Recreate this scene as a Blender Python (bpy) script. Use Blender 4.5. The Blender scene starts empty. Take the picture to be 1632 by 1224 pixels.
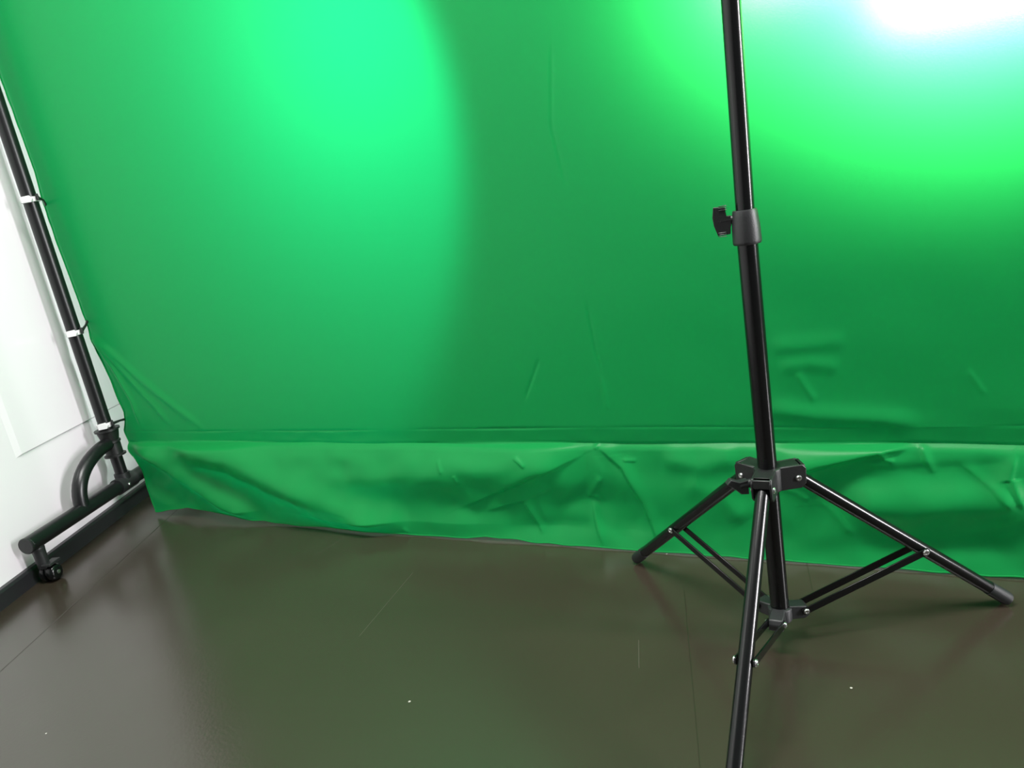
import bpy, bmesh, math, random
import numpy as np
from mathutils import Vector, Matrix
random.seed(7)
rng = np.random.default_rng(11)
scene = bpy.context.scene
COL = scene.collection

# ------------------------------------------------------------------ camera
CAM_H = 0.69593
F_PX = 1170.0
PITCH, ROLL = 0.25997, 0.1784
cam_data = bpy.data.cameras.new('camera')
cam_data.sensor_fit = 'HORIZONTAL'
cam_data.sensor_width = 36.0
cam_data.lens = 36.0 * F_PX / 1632.0
cam_data.clip_start = 0.02
cam = bpy.data.objects.new('camera', cam_data)
COL.objects.link(cam)
fwd = Vector((0, math.cos(PITCH), -math.sin(PITCH)))
upv = Vector((0, math.sin(PITCH), math.cos(PITCH)))
rgt = Vector((1, 0, 0))
r_ = math.cos(ROLL) * rgt - math.sin(ROLL) * upv
u_ = math.sin(ROLL) * rgt + math.cos(ROLL) * upv
m = Matrix(((r_.x, u_.x, -fwd.x, 0), (r_.y, u_.y, -fwd.y, 0), (r_.z, u_.z, -fwd.z, CAM_H), (0, 0, 0, 1)))
cam.matrix_world = m
scene.camera = cam

# ------------------------------------------------------------------ light
scene.view_settings.view_transform = 'Standard'
scene.view_settings.look = 'None'
scene.view_settings.gamma = 1.0
scene.view_settings.use_curve_mapping = False
scene.view_settings.exposure = 0.0

world = bpy.data.worlds.new('world')
scene.world = world
world.use_nodes = True
bg = world.node_tree.nodes['Background']
bg.inputs['Color'].default_value = (0.93, 0.97, 1.0, 1)
bg.inputs['Strength'].default_value = 0.12

def area(name, loc, target, sx, sy, power, color=(1, 1, 1), spread=180):
    d = bpy.data.lights.new(name, 'AREA')
    d.shape = 'RECTANGLE'
    d.size, d.size_y = sx, sy
    d.energy = power
    d.color = color
    d.spread = math.radians(spread)
    o = bpy.data.objects.new(name, d)
    COL.objects.link(o)
    o.location = loc
    o.rotation_euler = (Vector(target) - Vector(loc)).to_track_quat('-Z', 'Y').to_euler()
    return o

def spot(name, loc, target, deg, blend, power, color, radius):
    d = bpy.data.lights.new(name, 'SPOT')
    d.spot_size = math.radians(deg)
    d.spot_blend = blend
    d.energy = power
    d.color = color
    d.shadow_soft_size = radius
    o = bpy.data.objects.new(name, d)
    COL.objects.link(o)
    o.location = loc
    o.rotation_euler = (Vector(target) - Vector(loc)).to_track_quat('-Z', 'Y').to_euler()
    return o

def by_cloth(s, d, z):
    """a place s metres along the cloth, d metres in front of it"""
    return Vector((0.0057 + 0.87793 * s - 0.47879 * d, 1.3532 - 0.47879 * s - 0.87793 * d, z))

area('lamp_softbox', by_cloth(0.80, 0.20, 0.885), by_cloth(0.80, 0.0, 0.885), 0.28, 0.09, 18.0, (1.0, 0.86, 0.60), 128)
area('lamp_strip', by_cloth(0.56, 0.20, 0.965), by_cloth(0.56, 0.0, 0.95), 0.26, 0.07, 5.5, (1.0, 0.88, 0.64), 125)
area('lamp_right_window', (2.55, -0.12, 1.0), (0.0, 1.15, 0.4), 0.35, 1.3, 108, (1.0, 0.97, 1.0))
area('lamp_ceiling', by_cloth(0.25, 0.58, 2.45), by_cloth(0.22, 0.38, 0.0), 1.4, 0.35, 86, (1.0, 0.99, 0.97))
spot('lamp_behind_cloth', by_cloth(-0.20, -0.42, 1.04), by_cloth(-0.44, 0.0, 0.91), 106, 0.22, 32, (0.85, 1.0, 0.93), 0.04)

# ------------------------------------------------------------------ materials
def mat(name):
    mt = bpy.data.materials.new(name)
    mt.use_nodes = True
    nt = mt.node_tree
    return mt, nt, nt.nodes['Principled BSDF']

def simple(name, col, rough, spec=0.5, metal=0.0, coat=0.0, bump=0.0, bscale=400):
    mt, nt, b = mat(name)
    b.inputs['Base Color'].default_value = (*col, 1)
    b.inputs['Roughness'].default_value = rough
    b.inputs['Specular IOR Level'].default_value = spec
    b.inputs['Metallic'].default_value = metal
    b.inputs['Coat Weight'].default_value = coat
    if bump:
        tc = nt.nodes.new('ShaderNodeTexCoord')
        n = nt.nodes.new('ShaderNodeTexNoise')
        n.inputs['Scale'].default_value = bscale
        n.inputs['Detail'].default_value = 3
        bp = nt.nodes.new('ShaderNodeBump')
        bp.inputs['Strength'].default_value = bump
        bp.inputs['Distance'].default_value = 0.001
        nt.links.new(tc.outputs['Object'], n.inputs['Vector'])
        nt.links.new(n.outputs['Fac'], bp.inputs['Height'])
        nt.links.new(bp.outputs['Normal'], b.inputs['Normal'])
    return mt

M_tube = simple('black_gloss_tube', (0.004, 0.0045, 0.0045), 0.2, 0.38, bump=0.05, bscale=900)
M_plastic = simple('black_plastic', (0.010, 0.011, 0.011), 0.42, 0.5, bump=0.25, bscale=700)
M_plastic2 = simple('charcoal_plastic', (0.016, 0.0175, 0.018), 0.44, 0.5, bump=0.25, bscale=700)
M_rubber = simple('black_rubber', (0.012, 0.014, 0.014), 0.5, 0.4)
M_rack = simple('black_powder_coat', (0.006, 0.0065, 0.007), 0.33, 0.5, bump=0.1, bscale=900)
M_steel = simple('zinc_steel', (0.62, 0.63, 0.62), 0.3, 0.5, 1.0)
M_whiteclip = simple('white_plastic', (0.78, 0.78, 0.78), 0.4)
M_base = simple('dark_skirting_paint', (0.018, 0.018, 0.020), 0.32, 0.5, bump=0.15, bscale=60)
M_wall = simple('white_gloss_paint', (0.85, 0.80, 0.84), 0.13, 0.42, bump=0.02, bscale=25)
M_wall2 = simple('white_matt_paint', (0.8, 0.8, 0.79), 0.6)

def fabric(name, weave=1.0):
    mt, nt, b = mat(name)
    L = nt.links.new
    b.inputs['Base Color'].default_value = (0.0105, 0.285, 0.066, 1)
    b.inputs['Roughness'].default_value = 0.34
    b.inputs['Specular IOR Level'].default_value = 0.17
    b.inputs['Sheen Weight'].default_value = 0.0
    b.inputs['Sheen Roughness'].default_value = 0.4
    b.inputs['Sheen Tint'].default_value = (0.5, 1.0, 0.6, 1)
    tr = nt.nodes.new('ShaderNodeBsdfTranslucent')
    tr.inputs['Color'].default_value = (0.0, 0.62, 0.20, 1)
    mix = nt.nodes.new('ShaderNodeMixShader')
    mix.inputs['Fac'].default_value = 0.30
    L(b.outputs['BSDF'], mix.inputs[1])
    L(tr.outputs['BSDF'], mix.inputs[2])
    L(mix.outputs['Shader'], nt.nodes['Material Output'].inputs['Surface'])
    uv = nt.nodes.new('ShaderNodeUVMap')
    mp = nt.nodes.new('ShaderNodeMapping')
    mp.inputs['Scale'].default_value = (900, 240, 1)
    n1 = nt.nodes.new('ShaderNodeTexNoise')
    n1.inputs['Scale'].default_value = 1.0
    n1.inputs['Detail'].default_value = 2
    mp2 = nt.nodes.new('ShaderNodeMapping')
    mp2.inputs['Scale'].default_value = (240, 1000, 1)
    n2 = nt.nodes.new('ShaderNodeTexNoise')
    n2.inputs['Scale'].default_value = 1.0
    n2.inputs['Detail'].default_value = 2
    add = nt.nodes.new('ShaderNodeMath')
    L(uv.outputs['UV'], mp.inputs['Vector'])
    L(uv.outputs['UV'], mp2.inputs['Vector'])
    L(mp.outputs['Vector'], n1.inputs['Vector'])
    L(mp2.outputs['Vector'], n2.inputs['Vector'])
    L(n1.outputs['Fac'], add.inputs[0])
    L(n2.outputs['Fac'], add.inputs[1])
    bp = nt.nodes.new('ShaderNodeBump')
    bp.inputs['Strength'].default_value = 0.10 * weave
    bp.inputs['Distance'].default_value = 0.001
    L(add.outputs[0], bp.inputs['Height'])
    L(bp.outputs['Normal'], b.inputs['Normal'])
    return mt
M_fab = fabric('green_satin_cloth')

def floor_material():
    mt, nt, b = mat('dark_brown_floor_paint')
    L = nt.links.new
    tc = nt.nodes.new('ShaderNodeTexCoord')
    sep = nt.nodes.new('ShaderNodeSeparateXYZ')
    L(tc.outputs['Object'], sep.inputs[0])
    def math_(op, a, bb=None, clamp=False):
        n = nt.nodes.new('ShaderNodeMath')
        n.operation = op
        n.use_clamp = clamp
        for i, v in enumerate((a, bb)):
            if v is None:
                continue
            if isinstance(v, (int, float)):
                n.inputs[i].default_value = v
            else:
                L(v, n.inputs[i])
        return n.outputs[0]
    def seam(x0, y0, x1, y1, w):
        # board joint from (x0, y0) to (x1, y1), w wide
        dx, dy = x1 - x0, y1 - y0
        ln = math.hypot(dx, dy)
        nx, ny = dy / ln, -dx / ln
        c = nx * x0 + ny * y0
        d = math_('ABSOLUTE', math_('SUBTRACT', math_('ADD', math_('MULTIPLY', sep.outputs['X'], nx), math_('MULTIPLY', sep.outputs['Y'], ny)), c))
        a = math_('SUBTRACT', 1.0, math_('DIVIDE', d, w), True)
        tx, ty = dx / ln, dy / ln
        q = math_('ADD', math_('MULTIPLY', sep.outputs['X'], tx), math_('MULTIPLY', sep.outputs['Y'], ty))
        q0 = tx * x0 + ty * y0
        g = math_('MULTIPLY', math_('GREATER_THAN', q, q0), math_('LESS_THAN', q, q0 + ln))
        return math_('MULTIPLY', a, g)
    joints = None
    for sg in ((-1.045, 1.05, -0.945, 2.30, 0.0016), (0.135, 0.70, 0.225, 1.10, 0.0011),
               (0.397, 0.978, 0.470, 1.20, 0.0010)):
        v = seam(*sg)
        joints = v if joints is None else math_('MAXIMUM', joints, v)
    scr = None
    for sg in ((-0.337, 1.13, -0.26, 1.32, 0.0008), (-0.493, 1.476, -0.40, 1.585, 0.0010), (0.1215, 0.98, 0.108, 0.915, 0.0009),
               (-0.55, 1.46, -0.46, 1.57, 0.0008)):
        v = seam(*sg)
        scr = v if scr is None else math_('MAXIMUM', scr, v)
    # paint tone
    nz = nt.nodes.new('ShaderNodeTexNoise')
    nz.inputs['Scale'].default_value = 3.0
    nz.inputs['Detail'].default_value = 4
    L(tc.outputs['Object'], nz.inputs['Vector'])
    ramp = nt.nodes.new('ShaderNodeValToRGB')
    ramp.color_ramp.elements[0].position = 0.3
    ramp.color_ramp.elements[0].color = (0.031, 0.024, 0.0165, 1)
    ramp.color_ramp.elements[1].position = 0.7
    ramp.color_ramp.elements[1].color = (0.035, 0.028, 0.019, 1)
    L(nz.outputs['Fac'], ramp.inputs['Fac'])
    m1 = nt.nodes.new('ShaderNodeMix')
    m1.data_type = 'RGBA'
    L(math_('MULTIPLY', joints, 0.55), m1.inputs['Factor'])
    L(ramp.outputs['Color'], m1.inputs['A'])
    m1.inputs['B'].default_value = (0.014, 0.011, 0.008, 1)
    # dust specks: a sparse scatter of tiny pale dots
    vor = nt.nodes.new('ShaderNodeTexVoronoi')
    vor.inputs['Scale'].default_value = 22.0
    L(tc.outputs['Object'], vor.inputs['Vector'])
    sc = nt.nodes.new('ShaderNodeSeparateColor')
    L(vor.outputs['Color'], sc.inputs[0])
    dot = math_('MULTIPLY', math_('LESS_THAN', vor.outputs['Distance'], 0.042), math_('GREATER_THAN', sc.outputs[0], 0.91))
    m2 = nt.nodes.new('ShaderNodeMix')
    m2.data_type = 'RGBA'
    L(math_('MAXIMUM', math_('MULTIPLY', dot, 0.7), math_('MULTIPLY', scr, 0.07)), m2.inputs['Factor'])
    L(m1.outputs['Result'], m2.inputs['A'])
    m2.inputs['B'].default_value = (0.55, 0.53, 0.48, 1)
    L(m2.outputs['Result'], b.inputs['Base Color'])
    nr = nt.nodes.new('ShaderNodeTexNoise')
    nr.inputs['Scale'].default_value = 9.0
    nr.inputs['Detail'].default_value = 5
    L(tc.outputs['Object'], nr.inputs['Vector'])
    mr = nt.nodes.new('ShaderNodeMapRange')
    mr.inputs['To Min'].default_value = 0.20
    mr.inputs['To Max'].default_value = 0.27
    L(nr.outputs['Fac'], mr.inputs['Value'])
    L(mr.outputs['Result'], b.inputs['Roughness'])
    b.inputs['Specular IOR Level'].default_value = 0.85
    bp = nt.nodes.new('ShaderNodeBump')
    bp.inputs['Strength'].default_value = 0.35
    bp.inputs['Distance'].default_value = 0.0012
    hn = nt.nodes.new('ShaderNodeTexNoise')
    hn.inputs['Scale'].default_value = 160.0
    hn.inputs['Detail'].default_value = 2
    L(tc.outputs['Object'], hn.inputs['Vector'])
    L(math_('SUBTRACT', math_('MULTIPLY', hn.outputs['Fac'], 0.25), joints), bp.inputs['Height'])
    L(bp.outputs['Normal'], b.inputs['Normal'])
    return mt
M_floor = floor_material()

# ------------------------------------------------------------------ mesh helpers
def link(name, bm, material, parent=None, smooth=True, bevel=0.0):
    """link a bmesh given in world coordinates as ONE mesh object (parented in place)"""
    bmesh.ops.recalc_face_normals(bm, faces=bm.faces)
    me = bpy.data.meshes.new(name)
    # local origin at the centre of the bounds, on the lowest point
    xs = [v.co.copy() for v in bm.verts]
    lo = Vector((min(c.x for c in xs), min(c.y for c in xs), min(c.z for c in xs)))
    hi = Vector((max(c.x for c in xs), max(c.y for c in xs), max(c.z for c in xs)))
    org = Vector(((lo.x + hi.x) / 2, (lo.y + hi.y) / 2, lo.z))
    for v in bm.verts:
        v.co -= org
    bm.to_mesh(me)
    bm.free()
    me.materials.append(material)
    if smooth:
        me.polygons.foreach_set('use_smooth', [True] * len(me.polygons))
        me.set_sharp_from_angle(angle=math.radians(38))
    o = bpy.data.objects.new(name, me)
    COL.objects.link(o)
    if parent is not None:
        o.parent = parent
        po = Vector((0, 0, 0))
        q = parent
        while q is not None:
            po += q.location
            q = q.parent
        o.location = org - po
    else:
        o.location = org
    if bevel:
        b = o.modifiers.new('bevel', 'BEVEL')
        b.width = bevel
        b.segments = 2
        b.limit_method = 'ANGLE'
        b.angle_limit = math.radians(40)
    return o

def tag(o, label=None, cat=None, group=None, kind=None):
    if label: o['label'] = label
    if cat: o['category'] = cat
    if group: o['group'] = group
    if kind: o['kind'] = kind
    return o

def empty(name, loc, label, cat, group=None):
    o = bpy.data.objects.new(name, None)
    o.empty_display_size = 0.05
    COL.objects.link(o)
    o.location = loc
    return tag(o, label, cat, group)

def frame(d):
    d = Vector(d).normalized()
    a = Vector((0, 0, 1)) if abs(d.z) < 0.9 else Vector((1, 0, 0))
    x = a.cross(d).normalized()
    return x, d.cross(x).normalized(), d

def sweep(bm, pts, rad, n=24, caps=True, refs=None):
    """round tube along pts, rad = number or list"""
    pts = [Vector(p) for p in pts]
    if not isinstance(rad, (list, tuple)):
        rad = [rad] * len(pts)
    rings = []
    x = None
    for i, p in enumerate(pts):
        if i == 0: d = pts[1] - p
        elif i == len(pts) - 1: d = p - pts[i - 1]
        else: d = (pts[i + 1] - p).normalized() + (p - pts[i - 1]).normalized()
        d.normalize()
        if x is None:
            x, y, _ = frame(d)
        else:
            x = (x - d * x.dot(d)).normalized()
            y = d.cross(x)
        rings.append([bm.verts.new(p + (x * math.cos(2 * math.pi * k / n) + y * math.sin(2 * math.pi * k / n)) * rad[i]) for k in range(n)])
    for a, b in zip(rings, rings[1:]):
        for k in range(n):
            bm.faces.new((a[k], a[(k + 1) % n], b[(k + 1) % n], b[k]))
    if caps:
        bm.faces.new(rings[0][::-1])
        bm.faces.new(rings[-1])

def lathe(bm, base, axis, prof, n=28, closed=False):
    """prof: list of (along, radius) from base along axis"""
    x, y, d = frame(axis)
    base = Vector(base)
    rings = []
    for h, r in prof:
        rings.append([bm.verts.new(base + d * h + (x * math.cos(2 * math.pi * k / n) + y * math.sin(2 * math.pi * k / n)) * max(r, 1e-5)) for k in range(n)])
    for a, b in zip(rings, rings[1:]):
        for k in range(n):
            bm.faces.new((a[k], a[(k + 1) % n], b[(k + 1) % n], b[k]))
    if closed:
        a, b = rings[-1], rings[0]
        for k in range(n):
            bm.faces.new((a[k], a[(k + 1) % n], b[(k + 1) % n], b[k]))
    else:
        bm.faces.new(rings[0][::-1])
        bm.faces.new(rings[-1])

def prism(bm, poly, origin, ax, ay, az, depth):
    """polygon poly (2d) in the plane ax/ay at origin, extruded both ways along az by depth/2"""
    origin, ax, ay, az = Vector(origin), Vector(ax), Vector(ay), Vector(az)
    a = [bm.verts.new(origin + ax * p[0] + ay * p[1] - az * depth / 2) for p in poly]
    b = [bm.verts.new(origin + ax * p[0] + ay * p[1] + az * depth / 2) for p in poly]
    n = len(poly)
    bm.faces.new(a[::-1])
    bm.faces.new(b)
    for k in range(n):
        bm.faces.new((a[k], a[(k + 1) % n], b[(k + 1) % n], b[k]))

def box(bm, c, ax, ay, az, sx, sy, sz):
    prism(bm, [(-sx / 2, -sy / 2), (sx / 2, -sy / 2), (sx / 2, sy / 2), (-sx / 2, sy / 2)], c, ax, ay, az, sz)

Z = Vector((0, 0, 1))

# ------------------------------------------------------------------ room shell
WA = Vector((-1.191, 1.4767, 0))                 # a point on the foot of the skirting
WD = Vector((0.1015, 0.99484, 0)).normalized()   # along the left wall, away from the camera
WN = Vector((WD.y, -WD.x, 0))                    # into the room

bm = bmesh.new()
c = [(-4.0, -3.2), (4.2, -3.2), (4.2, 4.2), (-4.0, 4.2)]
prism(bm, c, (0, 0, -0.05), (1, 0, 0), (0, 1, 0), (0, 0, 1), 0.10)
fl = link('floor', bm, M_floor, smooth=False)
tag(fl, 'dark brown gloss painted floor', kind='structure')
# keep material coordinates in world units
for v in fl.data.vertices: v.co += fl.location
fl.location = (0, 0, 0)

def wpt(s, z, off=0.0):
    return WA + WD * s + Z * z + WN * off

SK = 0.014       # skirting thickness
def wall_left():
    bm = bmesh.new()
    ss = [-3.8, 0.208, 0.2255, 0.862, 0.8655, 1.62]
    zs = [0.0, 0.2845, 0.288, 1.42, 1.4235, 2.5]
    dep = {}
    def off(i, j):
        return -SK + (0.0035 if (2 <= i <= 3 and 2 <= j <= 3) else 0.0)
    g = [[bm.verts.new(wpt(s, z, off(i, j))) for j, z in enumerate(zs)] for i, s in enumerate(ss)]
    for i in range(len(ss) - 1):
        for j in range(len(zs) - 1):
            bm.faces.new((g[i][j], g[i + 1][j], g[i + 1][j + 1], g[i][j + 1]))
    # thickness
    bk = [bm.verts.new(wpt(s, z, -SK - 0.1)) for s, z in ((ss[0], 0), (ss[-1], 0), (ss[-1], 2.5), (ss[0], 2.5))]
    bm.faces.new(bk)
    I, J = len(ss) - 1, len(zs) - 1
    bm.faces.new([g[i][0] for i in range(I + 1)][::-1] + [bk[0], bk[1]])
    bm.faces.new([g[i][J] for i in range(I + 1)] + [bk[2], bk[3]])
    bm.faces.new([g[0][j] for j in range(J + 1)] + [bk[3], bk[0]])
    bm.faces.new([g[I][j] for j in range(J + 1)][::-1] + [bk[1], bk[2]])
    o = link('wall_left', bm, M_wall, smooth=False)
    tag(o, 'glossy white panelled wall at the left', kind='structure')
wall_left()

bm = bmesh.new()
prof = [(-SK, 0.0), (0.0, 0.0), (0.0, 0.034), (-0.002, 0.038), (-0.004, 0.040), (-SK, 0.041)]
prism(bm, prof, WA + WD * (-1.09), WN, Z, WD, 5.42)
bs = link('baseboard_left', bm, M_base, smooth=False)
tag(bs, 'low dark skirting along the foot of the white wall', kind='structure')

# wall behind the cloth, square to the left wall
bm = bmesh.new()
bc = wpt(1.62, 0, -SK)
prism(bm, [(0, 0), (3.4, 0), (3.4, 2.5), (0, 2.5)], bc + WD * 0.05, WN, Z, WD, 0.1)
wb = link('wall_back', bm, M_wall2, smooth=False)
tag(wb, 'white wall behind the green cloth', kind='structure')

# unseen panel added at the right to keep light from behind the cloth
bm = bmesh.new()
prism(bm, [(0, 0), (0.1, 0), (0.1, 2.5), (0, 2.5)], (1.24, 0.74 + 0.86, 0), (1, 0, 0), Z, (0, 1, 0), 1.72)
blocker = link('light_block_right', bm, M_wall2, smooth=False)
tag(blocker, 'white light-blocking panel added at the right of the cloth', kind='structure')

# ------------------------------------------------------------------ green backdrop cloth
CT = Vector((0.87792801, -0.47879266, 0))     # along the cloth, to the right
CN = Vector((-0.47879266, -0.87792801, 0))    # towards the camera
CP = Vector((0, 1.34266264, 0)) - CN * 0.030
RIDGES = [
    ([(-1.209, 0.211), (-1.058, 0.14), (-0.898, 0.054), (-0.755, 0.008)], 0.026, 0.042, 0.022),
    ([(-1.073, 0.229), (-0.822, 0.175), (-0.67, 0.11), (-0.481, 0.046), (-0.322, -0.01)], 0.042, 0.048, 0.055),
    ([(-0.456, 0.047), (-0.332, 0.016), (-0.22, 0.002), (-0.143, -0.005)], 0.012, 0.05, 0.02),
    ([(-0.705, 0.152), (-0.461, 0.126), (-0.219, 0.144), (-0.065, 0.16), (0.115, 0.179)], 0.026, 0.04, 0.05),
    ([(-0.181, 0.068), (-0.027, 0.133), (0.107, 0.185)], 0.006, 0.03, 0.0035),
    ([(-0.12, 0.064), (-0.036, 0.089), (0.04, 0.122)], 0.004, 0.02, 0.0035),
    ([(-0.09, 0.108), (0.004, 0.152), (0.074, 0.166)], 0.003, 0.015, 0.004),
    ([(-0.028, 0.093), (-0.013, 0.058), (0.005, 0.017)], 0.0035, 0.01, 0.003),
    ([(0.116, 0.089), (0.122, 0.045), (0.136, 0.001)], 0.004, 0.01, 0.003),
    ([(0.138, 0.206), (0.187, 0.162), (0.218, 0.098), (0.247, 0.009)], 0.0055, 0.016, 0.0035),
    ([(0.01, 0.069), (0.116, 0.091), (0.175, 0.073), (0.225, 0.022)], -0.012, 0.03, 0.04),
    ([(-0.093, 0.017), (0.053, 0.041), (0.132, 0.041)], -0.005, 0.02, 0.02),
    ([(-0.03, 0.186), (-0.016, 0.178), (-0.003, 0.168)], 0.003, 0.005, 0.003),
    ([(-0.332, 0.018), (-0.319, 0.006), (-0.307, -0.007)], 0.0035, 0.006, 0.003),
    ([(-0.652, 0.004), (-0.625, -0.005), (-0.577, -0.008)], 0.003, 0.006, 0.003),
    ([(0.145, 0.211), (0.136, 0.195)], 0.003, 0.004, 0.003),
    ([(0.145, 0.144), (0.116, 0.104), (0.14, 0.092)], 0.003, 0.008, 0.004),
    ([(0.458, 0.15), (0.523, 0.177), (0.588, 0.194), (0.67, 0.21)], 0.014, 0.035, 0.007),
    ([(0.56, 0.164), (0.641, 0.166), (0.7, 0.169), (0.805, 0.18)], -0.006, 0.012, 0.03),
    ([(0.673, 0.21), (0.68, 0.185), (0.69, 0.162)], 0.004, 0.008, 0.003),
    ([(0.615, 0.197), (0.624, 0.186), (0.637, 0.181)], 0.004, 0.006, 0.003),
    ([(0.556, 0.104), (0.656, 0.113), (0.732, 0.118), (0.826, 0.13)], 0.024, 0.045, 0.035),
    ([(0.572, 0.04), (0.654, 0.039), (0.748, 0.053), (0.812, 0.064)], -0.008, 0.03, 0.03),
    ([(0.725, 0.18), (0.765, 0.145), (0.791, 0.112)], 0.0035, 0.012, 0.003),
    ([(0.796, 0.193), (0.788, 0.159), (0.805, 0.111)], 0.0045, 0.01, 0.003),
    ([(0.461, 0.134), (0.49, 0.125), (0.509, 0.111)], 0.0035, 0.005, 0.008),
    ([(0.519, 0.12), (0.546, 0.093), (0.573, 0.054)], 0.003, 0.004, 0.008),
    ([(0.301, 0.136), (0.365, 0.114), (0.404, 0.067)], 0.006, 0.02, 0.02),
    ([(0.26, 0.178), (0.327, 0.167), (0.404, 0.186)], 0.006, 0.02, 0.02),
    ([(0.439, 0.271), (0.526, 0.256), (0.617, 0.249), (0.677, 0.24)], 0.006, 0.018, 0.012),
    ([(0.463, 0.375), (0.524, 0.375), (0.579, 0.379)], 0.0025, 0.015, 0.012),
    ([(0.474, 0.338), (0.522, 0.344), (0.568, 0.335)], 0.0025, 0.012, 0.012),
    ([(0.501, 0.331), (0.511, 0.307), (0.526, 0.278)], 0.0025, 0.008, 0.003),
    ([(0.162, 0.478), (0.166, 0.385), (0.171, 0.337)], -0.0016, 0.003, 0.003),
    ([(0.052, 0.379), (0.003, 0.293)], -0.0014, 0.004, 0.003),
    ([(0.17, 0.913), (0.147, 0.78), (0.158, 0.675)], -0.0014, 0.003, 0.003),
    ([(0.168, 0.337), (0.171, 0.271)], 0.0014, 0.004, 0.003),
    ([(0.736, 0.324), (0.759, 0.284)], 0.0014, 0.004, 0.003),
    ([(-1.25, 0.518), (-1.193, 0.42), (-1.157, 0.322), (-1.156, 0.247)], 0.006, 0.009, 0.007),
    ([(-1.247, 0.518), (-1.159, 0.41), (-1.07, 0.303), (-1.033, 0.246)], 0.005, 0.01, 0.008),
    ([(-1.239, 0.514), (-1.088, 0.372), (-0.908, 0.235)], 0.005, 0.012, 0.01),
    ([(-1.245, 0.521), (-1.241, 0.431), (-1.223, 0.359), (-1.209, 0.278)], 0.004, 0.008, 0.006),
    ([(0.295, 0.215), (0.32, 0.207)], 0.002, 0.004, 0.003),
    ([(0.189, 0.176), (0.215, 0.174)], 0.002, 0.004, 0.003),
    ([(-0.211, 0.178), (-0.199, 0.15)], 0.002, 0.005, 0.003),
    ([(-0.171, 0.148), (-0.165, 0.129)], 0.002, 0.005, 0.003),
]
EDGE_Z = [0.0, 0.0075, 0.1055, 0.165, 0.187, 0.24, 0.265, 0.2925, 0.381, 0.464, 0.549, 0.664, 0.767, 0.86, 0.935, 1.085, 1.149, 1.95]
EDGE_S = [-1.166, -1.168, -1.192, -1.208, -1.228, -1.234, -1.220, -1.209, -1.220, -1.2375, -1.2456, -1.2513, -1.2585, -1.2604, -1.2539, -1.2612, -1.2663, -1.268]
BOT_S = [-1.21, -1.161, -1.092, -1.032, -0.95, -0.839, -0.72, -0.669, -0.60, -0.453, -0.343, -0.17, -0.125, 0.0, 1.5]
BOT_Z = [0.010, 0.0115, 0.0215, 0.0285, 0.024, 0.013, 0.006, 0.003, 0.004, 0.006, 0.003, 0.003, 0.009, 0.003, 0.003]
Z_A, Z_B = 0.2365, 0.2055      # upper and lower stitch line of the rod pocket
S_R = 1.375
TOP = 1.93

def polydist(S, Zc, pts):
    """distance, signed side (above positive) and run along a polyline"""
    best = np.full(S.shape, 1e9)
    side = np.zeros(S.shape)
    run = np.zeros(S.shape)
    tot = sum(math.dist(a, b) for a, b in zip(pts, pts[1:]))
    acc = 0.0
    for (x0, y0), (x1, y1) in zip(pts, pts[1:]):
        dx, dy = x1 - x0, y1 - y0
        ln = math.hypot(dx, dy)
        q = np.clip(((S - x0) * dx + (Zc - y0) * dy) / ln ** 2, 0, 1)
        px, py = S - x0 - q * dx, Zc - y0 - q * dy
        d = np.hypot(px, py)
        sgn = np.where((dx * py - dy * px) * (1 if dx >= 0 else -1) >= 0, 1.0, -1.0)
        m_ = d < best
        best = np.where(m_, d, best)
        side = np.where(m_, sgn, side)
        run = np.where(m_, (acc + q * ln) / tot, run)
        acc += ln
    return best, side, run

def waves(S, Zc, n, f0, f1, seed, stretch=1.0):
    g = np.random.default_rng(seed)
    out = np.zeros(S.shape)
    for _ in range(n):
        f = f0 * (f1 / f0) ** g.random()
        a = g.random() * math.pi
        ph = g.random() * 6.283
        out += np.sin(f * (S * math.cos(a) + Zc * stretch * math.sin(a)) + ph + 1.5 * np.sin(0.37 * f * (S * math.sin(a) - Zc * math.cos(a)) + ph * 2)) / n ** 0.5
    return out

def sstep(a, b, x):
    t_ = np.clip((x - a) / (b - a), 0, 1)
    return t_ * t_ * (3 - 2 * t_)

def stitch(S):
    """upper and lower stitch line of the rod pocket, neither quite straight"""
    za = Z_A + 0.0012 * waves(S, S * 0, 4, 4, 14, 51)
    zb = Z_B + 0.0018 * waves(S, S * 0, 5, 5, 26, 52)
    return za, zb

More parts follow.
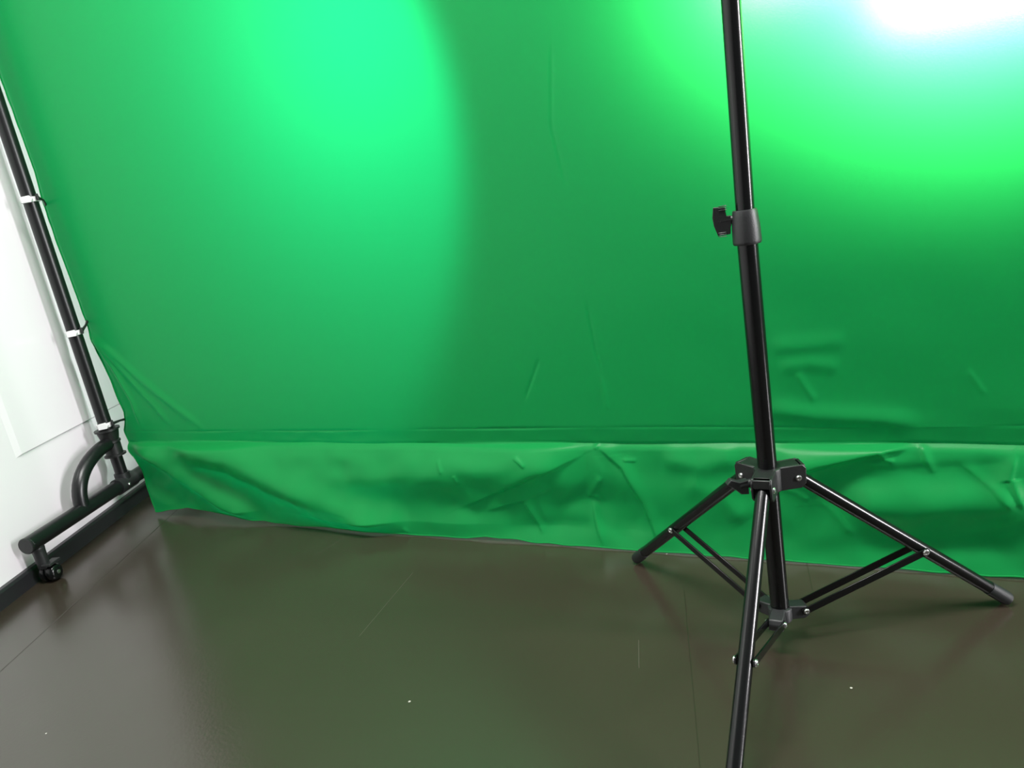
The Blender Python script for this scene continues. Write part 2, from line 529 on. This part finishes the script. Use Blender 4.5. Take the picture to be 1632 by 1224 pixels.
def cloth_d(S, Zc):
    """how far the cloth stands out towards the camera"""
    d = np.zeros(S.shape)
    za, zb = stitch(S)
    sk = np.clip((zb - Zc) / Z_B, 0, 1)
    d += 0.023 * sk ** 0.8 + 0.009 * np.exp(-np.clip(Zc, 0, 1) / 0.022)
    # a soft bulge just below the lower stitch line
    d += (0.006 + 0.006 * sstep(0.35, 0.6, S)) * np.exp(-((Zc - 0.178) / 0.022) ** 2) * (0.75 + 0.5 * waves(S, Zc * 0, 4, 5, 22, 3))
    # rod pocket: leans in slightly towards its lower stitch line, small puckers along it
    pk = np.clip((za - Zc) / (za - zb), 0, 1)
    d -= 0.0035 * pk * sstep(zb - 0.012, zb, Zc)
    inb = np.sin(pk * math.pi)
    d += 0.0009 * inb * waves(S, Zc, 7, 30, 110, 5) * (0.4 + 0.8 * sstep(-0.2, 1.2, waves(S, S * 0, 4, 4, 12, 6)))
    d -= 0.0012 * np.exp(-((Zc - za) / 0.0022) ** 2) * (0.7 + 0.5 * waves(S, Zc * 0, 5, 8, 40, 8))
    d -= 0.0018 * np.exp(-((Zc - zb) / 0.0028) ** 2)
    fade = np.clip(Zc / 0.035, 0, 1) * 0.8 + 0.2
    for pts, a, wu, wd in RIDGES:
        q, sd, run = polydist(S, Zc, pts)
        w = np.where(sd > 0, wu, wd)
        prof = np.exp(-(q / w) ** 2)
        tap = sstep(0, 0.22, run + 0.04) * sstep(0, 0.22, 1.04 - run)
        low = max(p[1] for p in pts) < 0.235
        f_ = fade if low else 1.0
        msk = sstep(Z_B + 0.004, Z_B - 0.006, Zc) if low else 1.0
        d += a * prof * tap * f_ * msk
    wr = sstep(Z_B + 0.002, Z_B - 0.04, Zc)
    d += wr * fade * (0.0024 * waves(S, Zc, 7, 14, 40, 21, 1.4) + 0.0011 * waves(S, Zc, 8, 50, 130, 22))
    up = sstep(Z_A, Z_A + 0.03, Zc) * sstep(0.62, 0.3, Zc)
    d += up * 0.0009 * waves(S, Zc, 6, 12, 45, 31, 2.0) * sstep(0.1, 0.5, S)
    d += sstep(Z_A, 0.5, Zc) * 0.004 * waves(S, Zc, 5, 2.0, 5.0, 41, 0.6)
    # left selvedge turned slightly back
    es = np.interp(Zc, EDGE_Z, EDGE_S)
    d += sstep(Z_B, Z_A + .05, Zc) * (-0.003) * np.exp(-((S - es) / 0.008) ** 2)
    # corner lifted off the floor stands a little closer to the wall
    return d

def cloth_pt(s, z):
    s = np.asarray(s, float)
    z = np.asarray(z, float)
    d = cloth_d(s, z)
    P = np.stack([CP.x + s * CT.x + d * CN.x, CP.y + s * CT.y + d * CN.y, z], -1)
    return P

U = np.concatenate([np.linspace(0, 0.80, 780)[:-1], np.linspace(0.80, 1, 60)])

def cloth_rows(zrow):
    """(s, z) grid; zrow holds nominal heights, the lowest ones bend to the hem line"""
    Sg = np.zeros((len(zrow), len(U)))
    Zg = np.zeros_like(Sg)
    for i, zn in enumerate(zrow):
        e = np.interp(zn, EDGE_Z, EDGE_S)
        s = e + (S_R - e) * U
        bz = np.interp(s, BOT_S, BOT_Z)
        k = max(0.0, 1 - zn / 0.12)
        Sg[i] = s
        za, zb = stitch(s)
        if zn >= Z_A:
            ws = (za - Z_A) * math.exp(-(zn - Z_A) / 0.03)
        elif zn <= Z_B:
            ws = (zb - Z_B) * math.exp(-(Z_B - zn) / 0.03)
        else:
            q = (zn - Z_B) / (Z_A - Z_B)
            ws = (za - Z_A) * q + (zb - Z_B) * (1 - q)
        Zg[i] = zn + ws + bz * k ** 1.5 + 0.0008 * np.sin(s * 55 + 2 * np.sin(s * 17)) * k ** 6
    return Sg, Zg

def cloth_mesh(name, zrow, parent):
    Sg, Zg = cloth_rows(zrow)
    P = cloth_pt(Sg, Zg)
    nr, nc_ = Sg.shape
    org = np.array(parent.location)
    me = bpy.data.meshes.new(name)
    idx = np.arange(nr * nc_).reshape(nr, nc_)
    faces = np.stack([idx[:-1, :-1], idx[:-1, 1:], idx[1:, 1:], idx[1:, :-1]], -1).reshape(-1, 4)
    me.from_pydata((P.reshape(-1, 3) - org).tolist(), [], faces.tolist())
    uvl = me.uv_layers.new(name='UVMap')
    uvs = np.stack([Sg, Zg], -1).reshape(-1, 2)[faces.reshape(-1)]
    uvl.data.foreach_set('uv', uvs.reshape(-1))
    me.polygons.foreach_set('use_smooth', [True] * len(me.polygons))
    me.materials.append(M_fab)
    o = bpy.data.objects.new(name, me)
    COL.objects.link(o)
    o.parent = parent
    return o

cl = empty('green_screen_backdrop', CP + CT * 0.05, 'large green satin photo backdrop cloth hanging to the floor with a wrinkled skirt', 'backdrop')
cloth_mesh('cloth_panel', np.concatenate([np.linspace(Z_A, 0.66, 130)[:-1], np.linspace(0.66, 1.2, 70)[:-1], np.linspace(1.2, TOP, 20)]), cl)
rp = cloth_mesh('rod_pocket', np.linspace(Z_B, Z_A, 18), cl)
cloth_mesh('skirt', np.linspace(0.0, Z_B, 110), cl)

# rolled hem along the bottom and the left selvedge
def hem(name, s, z, r, lift):
    P = cloth_pt(s, z)
    bm = bmesh.new()
    pts = [Vector(p) + CN * lift for p in P]
    sweep(bm, pts, r, 8)
    o = link(name, bm, M_fab, cl)
    return o
sb = np.linspace(-1.168, S_R, 420)
hem('bottom_hem', sb, np.interp(sb, BOT_S, BOT_Z) + 0.0005 + 0.0008 * np.sin(sb * 55 + 2 * np.sin(sb * 17)), 0.0013, 0.0004)
ze = np.linspace(0.012, TOP, 260)
hem('side_hem', np.interp(ze, EDGE_Z, EDGE_S) + 0.0008 * np.sin(ze * 60 + 3 * np.sin(ze * 23)), ze, 0.0016, 0.0003)

# ------------------------------------------------------------------ backdrop rack
RU = Vector((-1.090, 1.920, 0))                # upright
RE = Vector((-1.152, 1.572, 0.107))            # front end of the foot tube
TZ = 0.105
RD = Vector((RU.x - RE.x, RU.y - RE.y, 0)).normalized()
RS = Vector((RD.y, -RD.x, 0))
rk = empty('backdrop_rack', (RU.x, RU.y, 0), 'black steel backdrop rack with curved brace and castor foot beside the white wall', 'stand')
bm = bmesh.new()
sweep(bm, [RU + Z * 0.12, RU + Z * 0.30], 0.0155, 24)
sweep(bm, [RU + Z * 0.255, RU + Z * 1.955], 0.0172, 28)
link('upright', bm, M_rack, rk)
bm = bmesh.new()
rb = RU + Z * TZ + RD * 0.30
ra = Vector((RE.x, RE.y, TZ))
sweep(bm, [ra, rb], 0.019, 28)
ft = link('foot_tube', bm, M_rack, rk, bevel=0.002)
for e, dd in ((ra, -RD), (rb, RD)):
    bm = bmesh.new()
    lathe(bm, e - dd * 0.001, dd, [(0, 0.0196), (0.004, 0.0196), (0.0055, 0.018), (0.006, 0.0)])
    tag(link('end_cap', bm, M_plastic, ft))
bm = bmesh.new()
pts = []
for k in range(15):
    th = math.radians(90 * k / 14)
    pts.append(RU - RD * (0.166 * math.cos(th) ** 0.92) + Z * (TZ + 0.008 + 0.112 * math.sin(th) ** 0.92))
sweep(bm, pts, 0.0178, 24)
link('curved_brace', bm, M_rack, rk)
bm = bmesh.new()
lathe(bm, RU + Z * 0.186, Z, [(0, 0.0185), (0.0, 0.0275), (0.004, 0.0275), (0.006, 0.0215), (0.036, 0.0215), (0.038, 0.0245), (0.042, 0.0245), (0.044, 0.0215), (0.052, 0.0235), (0.070, 0.0275), (0.072, 0.0315), (0.077, 0.0315), (0.078, 0.0175)])
link('collar', bm, M_plastic, rk)
bm = bmesh.new()
lathe(bm, RU + Z * TZ - RD * 0.034, RD, [(0, 0.0195), (0.0, 0.0222), (0.068, 0.0222), (0.068, 0.0195)])
lathe(bm, RU + Z * (TZ + 0.012), Z, [(0, 0.0165), (0.0, 0.0195), (0.018, 0.0195), (0.018, 0.0165)])
sd = link('saddle_clamp', bm, M_plastic2, rk)
bm = bmesh.new()
lathe(bm, RU + Z * (TZ - 0.001) + RS * 0.021 - RD * 0.012, RS, [(0, 0.0045), (0.003, 0.0045), (0.0045, 0.003), (0.005, 0.0)])
tag(link('bolt', bm, M_steel, sd), 'bright steel bolt head')
bm = bmesh.new()
sweep(bm, [RU + Z * 1.935, RU + Z * 1.935 + CT * 2.55], 0.0165, 20)
link('crossbar', bm, M_rack, rk)
# castors under both ends of the foot
for q in (0.024, (rb - ra).length - 0.024):
    cb = ra + RD * q
    cw = cb + RS * 0.007
    bm = bmesh.new()
    sweep(bm, [Vector((cb.x, cb.y, 0.036)), Vector((cb.x, cb.y, TZ - 0.012))], [0.0125, 0.0145], 20)
    lathe(bm, (cb.x, cb.y, TZ - 0.030), Z, [(0, 0.0), (0.0, 0.0135), (0.012, 0.0150), (0.016, 0.012)])
    # hood between and over the wheels
    hp = []
    for k in range(13):
        a = math.radians(-10 + 200 * k / 12)
        hp.append((0.0205 * math.cos(a) + 0.004, 0.0205 * math.sin(a)))
    hp += [(-0.010, -0.012), (0.012, -0.012)]
    prism(bm, hp, Vector((cw.x, cw.y, 0.0225)) + RD * 0.006, RD, Z, RS, 0.007)
    box(bm, Vector((cw.x, cw.y, 0.0455)) + RS * 0.010 + RD * 0.004, RD, Z, RS, 0.036, 0.006, 0.022)
    cs = link('caster', bm, M_plastic2, rk, bevel=0.001)
    wc = Vector((cw.x, cw.y, 0.0205)) + RD * 0.004
    for sg in (-1, 1):
        bm = bmesh.new()
        lathe(bm, wc + RS * sg * 0.0045, RS * sg, [(0, 0.0), (0, 0.0195), (0.003, 0.0205), (0.010, 0.0195), (0.0145, 0.0155), (0.0165, 0.011), (0.0165, 0.0)], 30)
        wh = link('wheel', bm, M_tube, cs)
        bm = bmesh.new()
        lathe(bm, wc + RS * sg * 0.0205, RS * sg, [(0, 0.0035), (0.0, 0.0048), (0.0015, 0.0045), (0.002, 0.0)], 16)
        tag(link('axle_cap', bm, M_steel, wh), 'bright steel axle cap')

# clips that hold the cloth to the upright
def clip(z, edge_s, edge_z, label):
    e = Vector(cloth_pt(edge_s + 0.004, edge_z).tolist())
    root = empty('backdrop_clip', RU + Z * z, label, 'clip', 'clips along the rack upright')
    bm = bmesh.new()
    lathe(bm, RU + Z * (z - 0.006), Z, [(0, 0.0176), (0, 0.0212), (0.001, 0.0217), (0.011, 0.0217), (0.012, 0.0212), (0.012, 0.0176)], 32, True)
    # grip block on the side facing the room
    dirv = (CN * 0.82 + RS * 0.57).normalized()
    sdv = Vector((-dirv.y, dirv.x, 0))
    prism(bm, [(-0.012, -0.007), (0.010, -0.007), (0.014, 0.001), (0.008, 0.009), (-0.010, 0.008)], RU + Z * z + dirv * 0.0225, sdv, Z, dirv, 0.008)
    link('ring', bm, M_whiteclip, root, bevel=0.0008)
    bm = bmesh.new()
    g0 = RU + Z * (z + 0.002) + RS * 0.0245 + dirv * 0.007
    mid = (g0 + e) / 2 + Z * 0.002 + RS * 0.006
    sweep(bm, [g0 + Z * 0.009, g0 + Z * 0.0, g0 - Z * 0.007], [0.0032, 0.0042, 0.003], 10)
    sweep(bm, [g0, mid, e - CN * 0.002], [0.0042, 0.0028, 0.0036], 10)
    link('hook', bm, M_plastic, root)
clip(0.866, -1.258, 0.852, 'topmost white ring clip on the black rack upright')
clip(0.528, -1.245, 0.549, 'middle white ring clip on the black rack upright')
clip(0.2745, -1.225, 0.2715, 'lowest white ring clip just above the rack collar')

# ------------------------------------------------------------------ light stand
SP = Vector((0.3218, 0.9204, 0))
ls = empty('light_stand', SP, 'black tripod light stand with folding legs in front of the green cloth', 'stand')
bm = bmesh.new()
sweep(bm, [SP + Z * 0.040, SP + Z * 0.60], 0.0127, 32)
link('lower_pole', bm, M_tube, ls)
bm = bmesh.new()
ut = Vector((0.0198, -0.0067, 1)).normalized()
sweep(bm, [SP + Z * 0.585, SP + Z * 0.60 + ut * 1.05], 0.0114, 32)
link('upper_pole', bm, M_tube, ls)
LEFT = Vector((-0.9436, 0.3311, 0))     # to the left as seen from the room
TOC = Vector((-0.3302, -0.9439, 0))
bm = bmesh.new()
lathe(bm, SP + Z * 0.576, Z, [(0, 0.0125), (0.0, 0.0166), (0.0015, 0.0174), (0.004, 0.0175), (0.022, 0.0170), (0.034, 0.0158), (0.040, 0.0152), (0.0425, 0.0142), (0.0425, 0.0115)], 36)
lk = link('locking_collar', bm, M_plastic2, ls)
bm = bmesh.new()
kz = 0.6085
sweep(bm, [SP + Z * kz + LEFT * 0.013, SP + Z * kz + LEFT * 0.030], 0.0052, 16)
kb = SP + Z * (kz - 0.0005) + LEFT * 0.0275
prism(bm, [(-0.0105, -0.004), (-0.0065, -0.0175), (0.0085, -0.0165), (0.0095, -0.008), (0.0105, -0.006), (0.0105, 0.006), (0.0055, 0.006), (0.0045, 0.0175), (-0.0095, 0.0185), (-0.0115, 0.006)][::-1],
      kb, -LEFT, Z, TOC, 0.010)
for zz in (-0.016, 0.0165):
    for k in range(3):
        box(bm, kb + Z * (zz + (k - 1) * 0.0024) + TOC * 0.0052 - LEFT * (0.002 if zz > 0 else -0.001), LEFT, Z, TOC, 0.010, 0.0010, 0.0012)
link('wing_knob', bm, M_plastic, lk, bevel=0.0012)

AZ = [-0.03, -0.03 - 2 * math.pi / 3, -0.03 + 2 * math.pi / 3]
HB, RB_ = 0.255, 0.0361          # upper leg pivots
HL, RL_ = 0.0488, 0.0332         # lower brace pivots
RF = 0.3209
TJ = 0.591

# upper bracket
bm = bmesh.new()
lathe(bm, SP + Z * 0.240, Z, [(0, 0.0128), (0.0, 0.0178), (0.0025, 0.0186), (0.031, 0.0186), (0.0335, 0.0176), (0.0335, 0.0128)], 36)
for a in AZ:
    e = Vector((math.cos(a), math.sin(a), 0))
    t_ = Vector((-e.y, e.x, 0))
    # two cheeks and the web that closes them on top
    prof = [(0.012, -0.016), (0.040, -0.016), (0.0465, -0.010), (0.0475, 0.012), (0.043, 0.0175), (0.012, 0.0175)]
    for sg in (-1, 1):
        prism(bm, prof, SP + Z * (HB + 0.001) + t_ * sg * 0.0118, e, Z, t_, 0.0034)
    prism(bm, [(0.012, 0.0125), (0.036, 0.0125), (0.040, 0.0175), (0.012, 0.0175)], SP + Z * (HB + 0.001), e, Z, t_, 0.0225)
    box(bm, SP + Z * (HB + 0.0115) + e * 0.0445, e, t_, Z, 0.0042, 0.0235, 0.0125)
ub = link('leg_bracket', bm, M_plastic, ls, bevel=0.0012)
# wing knob on the bracket
bm = bmesh.new()
kd = (LEFT * 0.93 + TOC * 0.36).normalized()
kt = Vector((-kd.y, kd.x, 0))
kc = SP + Z * 0.254
sweep(bm, [kc + kd * 0.012, kc + kd * 0.042], 0.006, 16)
prism(bm, [(0.030, -0.013), (0.041, -0.011), (0.052, 0.001), (0.0595, 0.0065), (0.053, 0.0130), (0.042, 0.0070), (0.030, 0.008)], kc - Z * 0.001, kd, Z, kt, 0.011)
link('wing_knob', bm, M_plastic2, ub, bevel=0.0012)

def rivet(p, d, parent, r=0.0042):
    bm = bmesh.new()
    lathe(bm, p, d, [(-0.001, 0.0012), (-0.001, r), (0.0008, r), (0.0020, r * 0.78), (0.0021, r * 0.48), (0.0012, r * 0.42), (0.0012, 0.0)], 18)
    tag(link('rivet', bm, M_steel, parent), 'bright steel rivet')

# lower bracket
bm = bmesh.new()
lathe(bm, SP + Z * 0.034, Z, [(0, 0.0), (0.0, 0.0140), (0.003, 0.0165), (0.021, 0.0165), (0.023, 0.0150)], 30)
for a in AZ:
    e = Vector((math.cos(a), math.sin(a), 0))
    t_ = Vector((-e.y, e.x, 0))
    prof = [(0.010, -0.0115), (0.031, -0.013), (0.0385, -0.009), (0.0395, 0.000), (0.035, 0.0065), (0.010, 0.0095)]
    prism(bm, prof, SP + Z * HL, e, Z, t_, 0.0190)
lb = link('brace_bracket', bm, M_plastic2, ls, bevel=0.0016)

for a in AZ:
    e = Vector((math.cos(a), math.sin(a), 0))
    t_ = Vector((-e.y, e.x, 0))
    top = SP + e * RB_ + Z * HB
    foot = SP + e * RF + Z * 0.012
    dl = (foot - top).normalized()
    j = top + (foot - top) * TJ
    low = SP + e * RL_ + Z * HL
    bm = bmesh.new()
    sweep(bm, [top - dl * 0.006, foot - dl * 0.004], 0.0093, 24)
    lg = link('leg', bm, M_tube, ls)
    bm = bmesh.new()
    lathe(bm, foot - dl * 0.030, dl, [(0, 0.0093), (0.0, 0.0099), (0.030, 0.0103), (0.036, 0.0096), (0.0385, 0.0065), (0.039, 0.0)], 24)
    link('rubber_foot', bm, M_rubber, lg)
    for sg in (-1, 1):
        rivet(top + t_ * sg * 0.0136, t_ * sg, lg)
        rivet(j + t_ * sg * 0.0125, t_ * sg, lg, 0.0046)
    db = (j - low).normalized()
    nb = t_.cross(db)
    for sg in (-1, 1):
        bm = bmesh.new()
        A, B = low + t_ * sg * 0.0108, j + t_ * sg * 0.0112
        ln = (B - A).length
        pr = [(-0.006, -0.0035), (-0.0035, -0.0052), (ln + 0.003, -0.0052), (ln + 0.006, -0.003), (ln + 0.006, 0.003), (ln + 0.003, 0.0052), (-0.0035, 0.0052), (-0.006, 0.0035)]
        prism(bm, pr, A, db, nb, t_, 0.0024)
        br = link('brace', bm, M_tube, ls, bevel=0.0006)
        rivet(A + t_ * sg * 0.0016, t_ * sg, br)
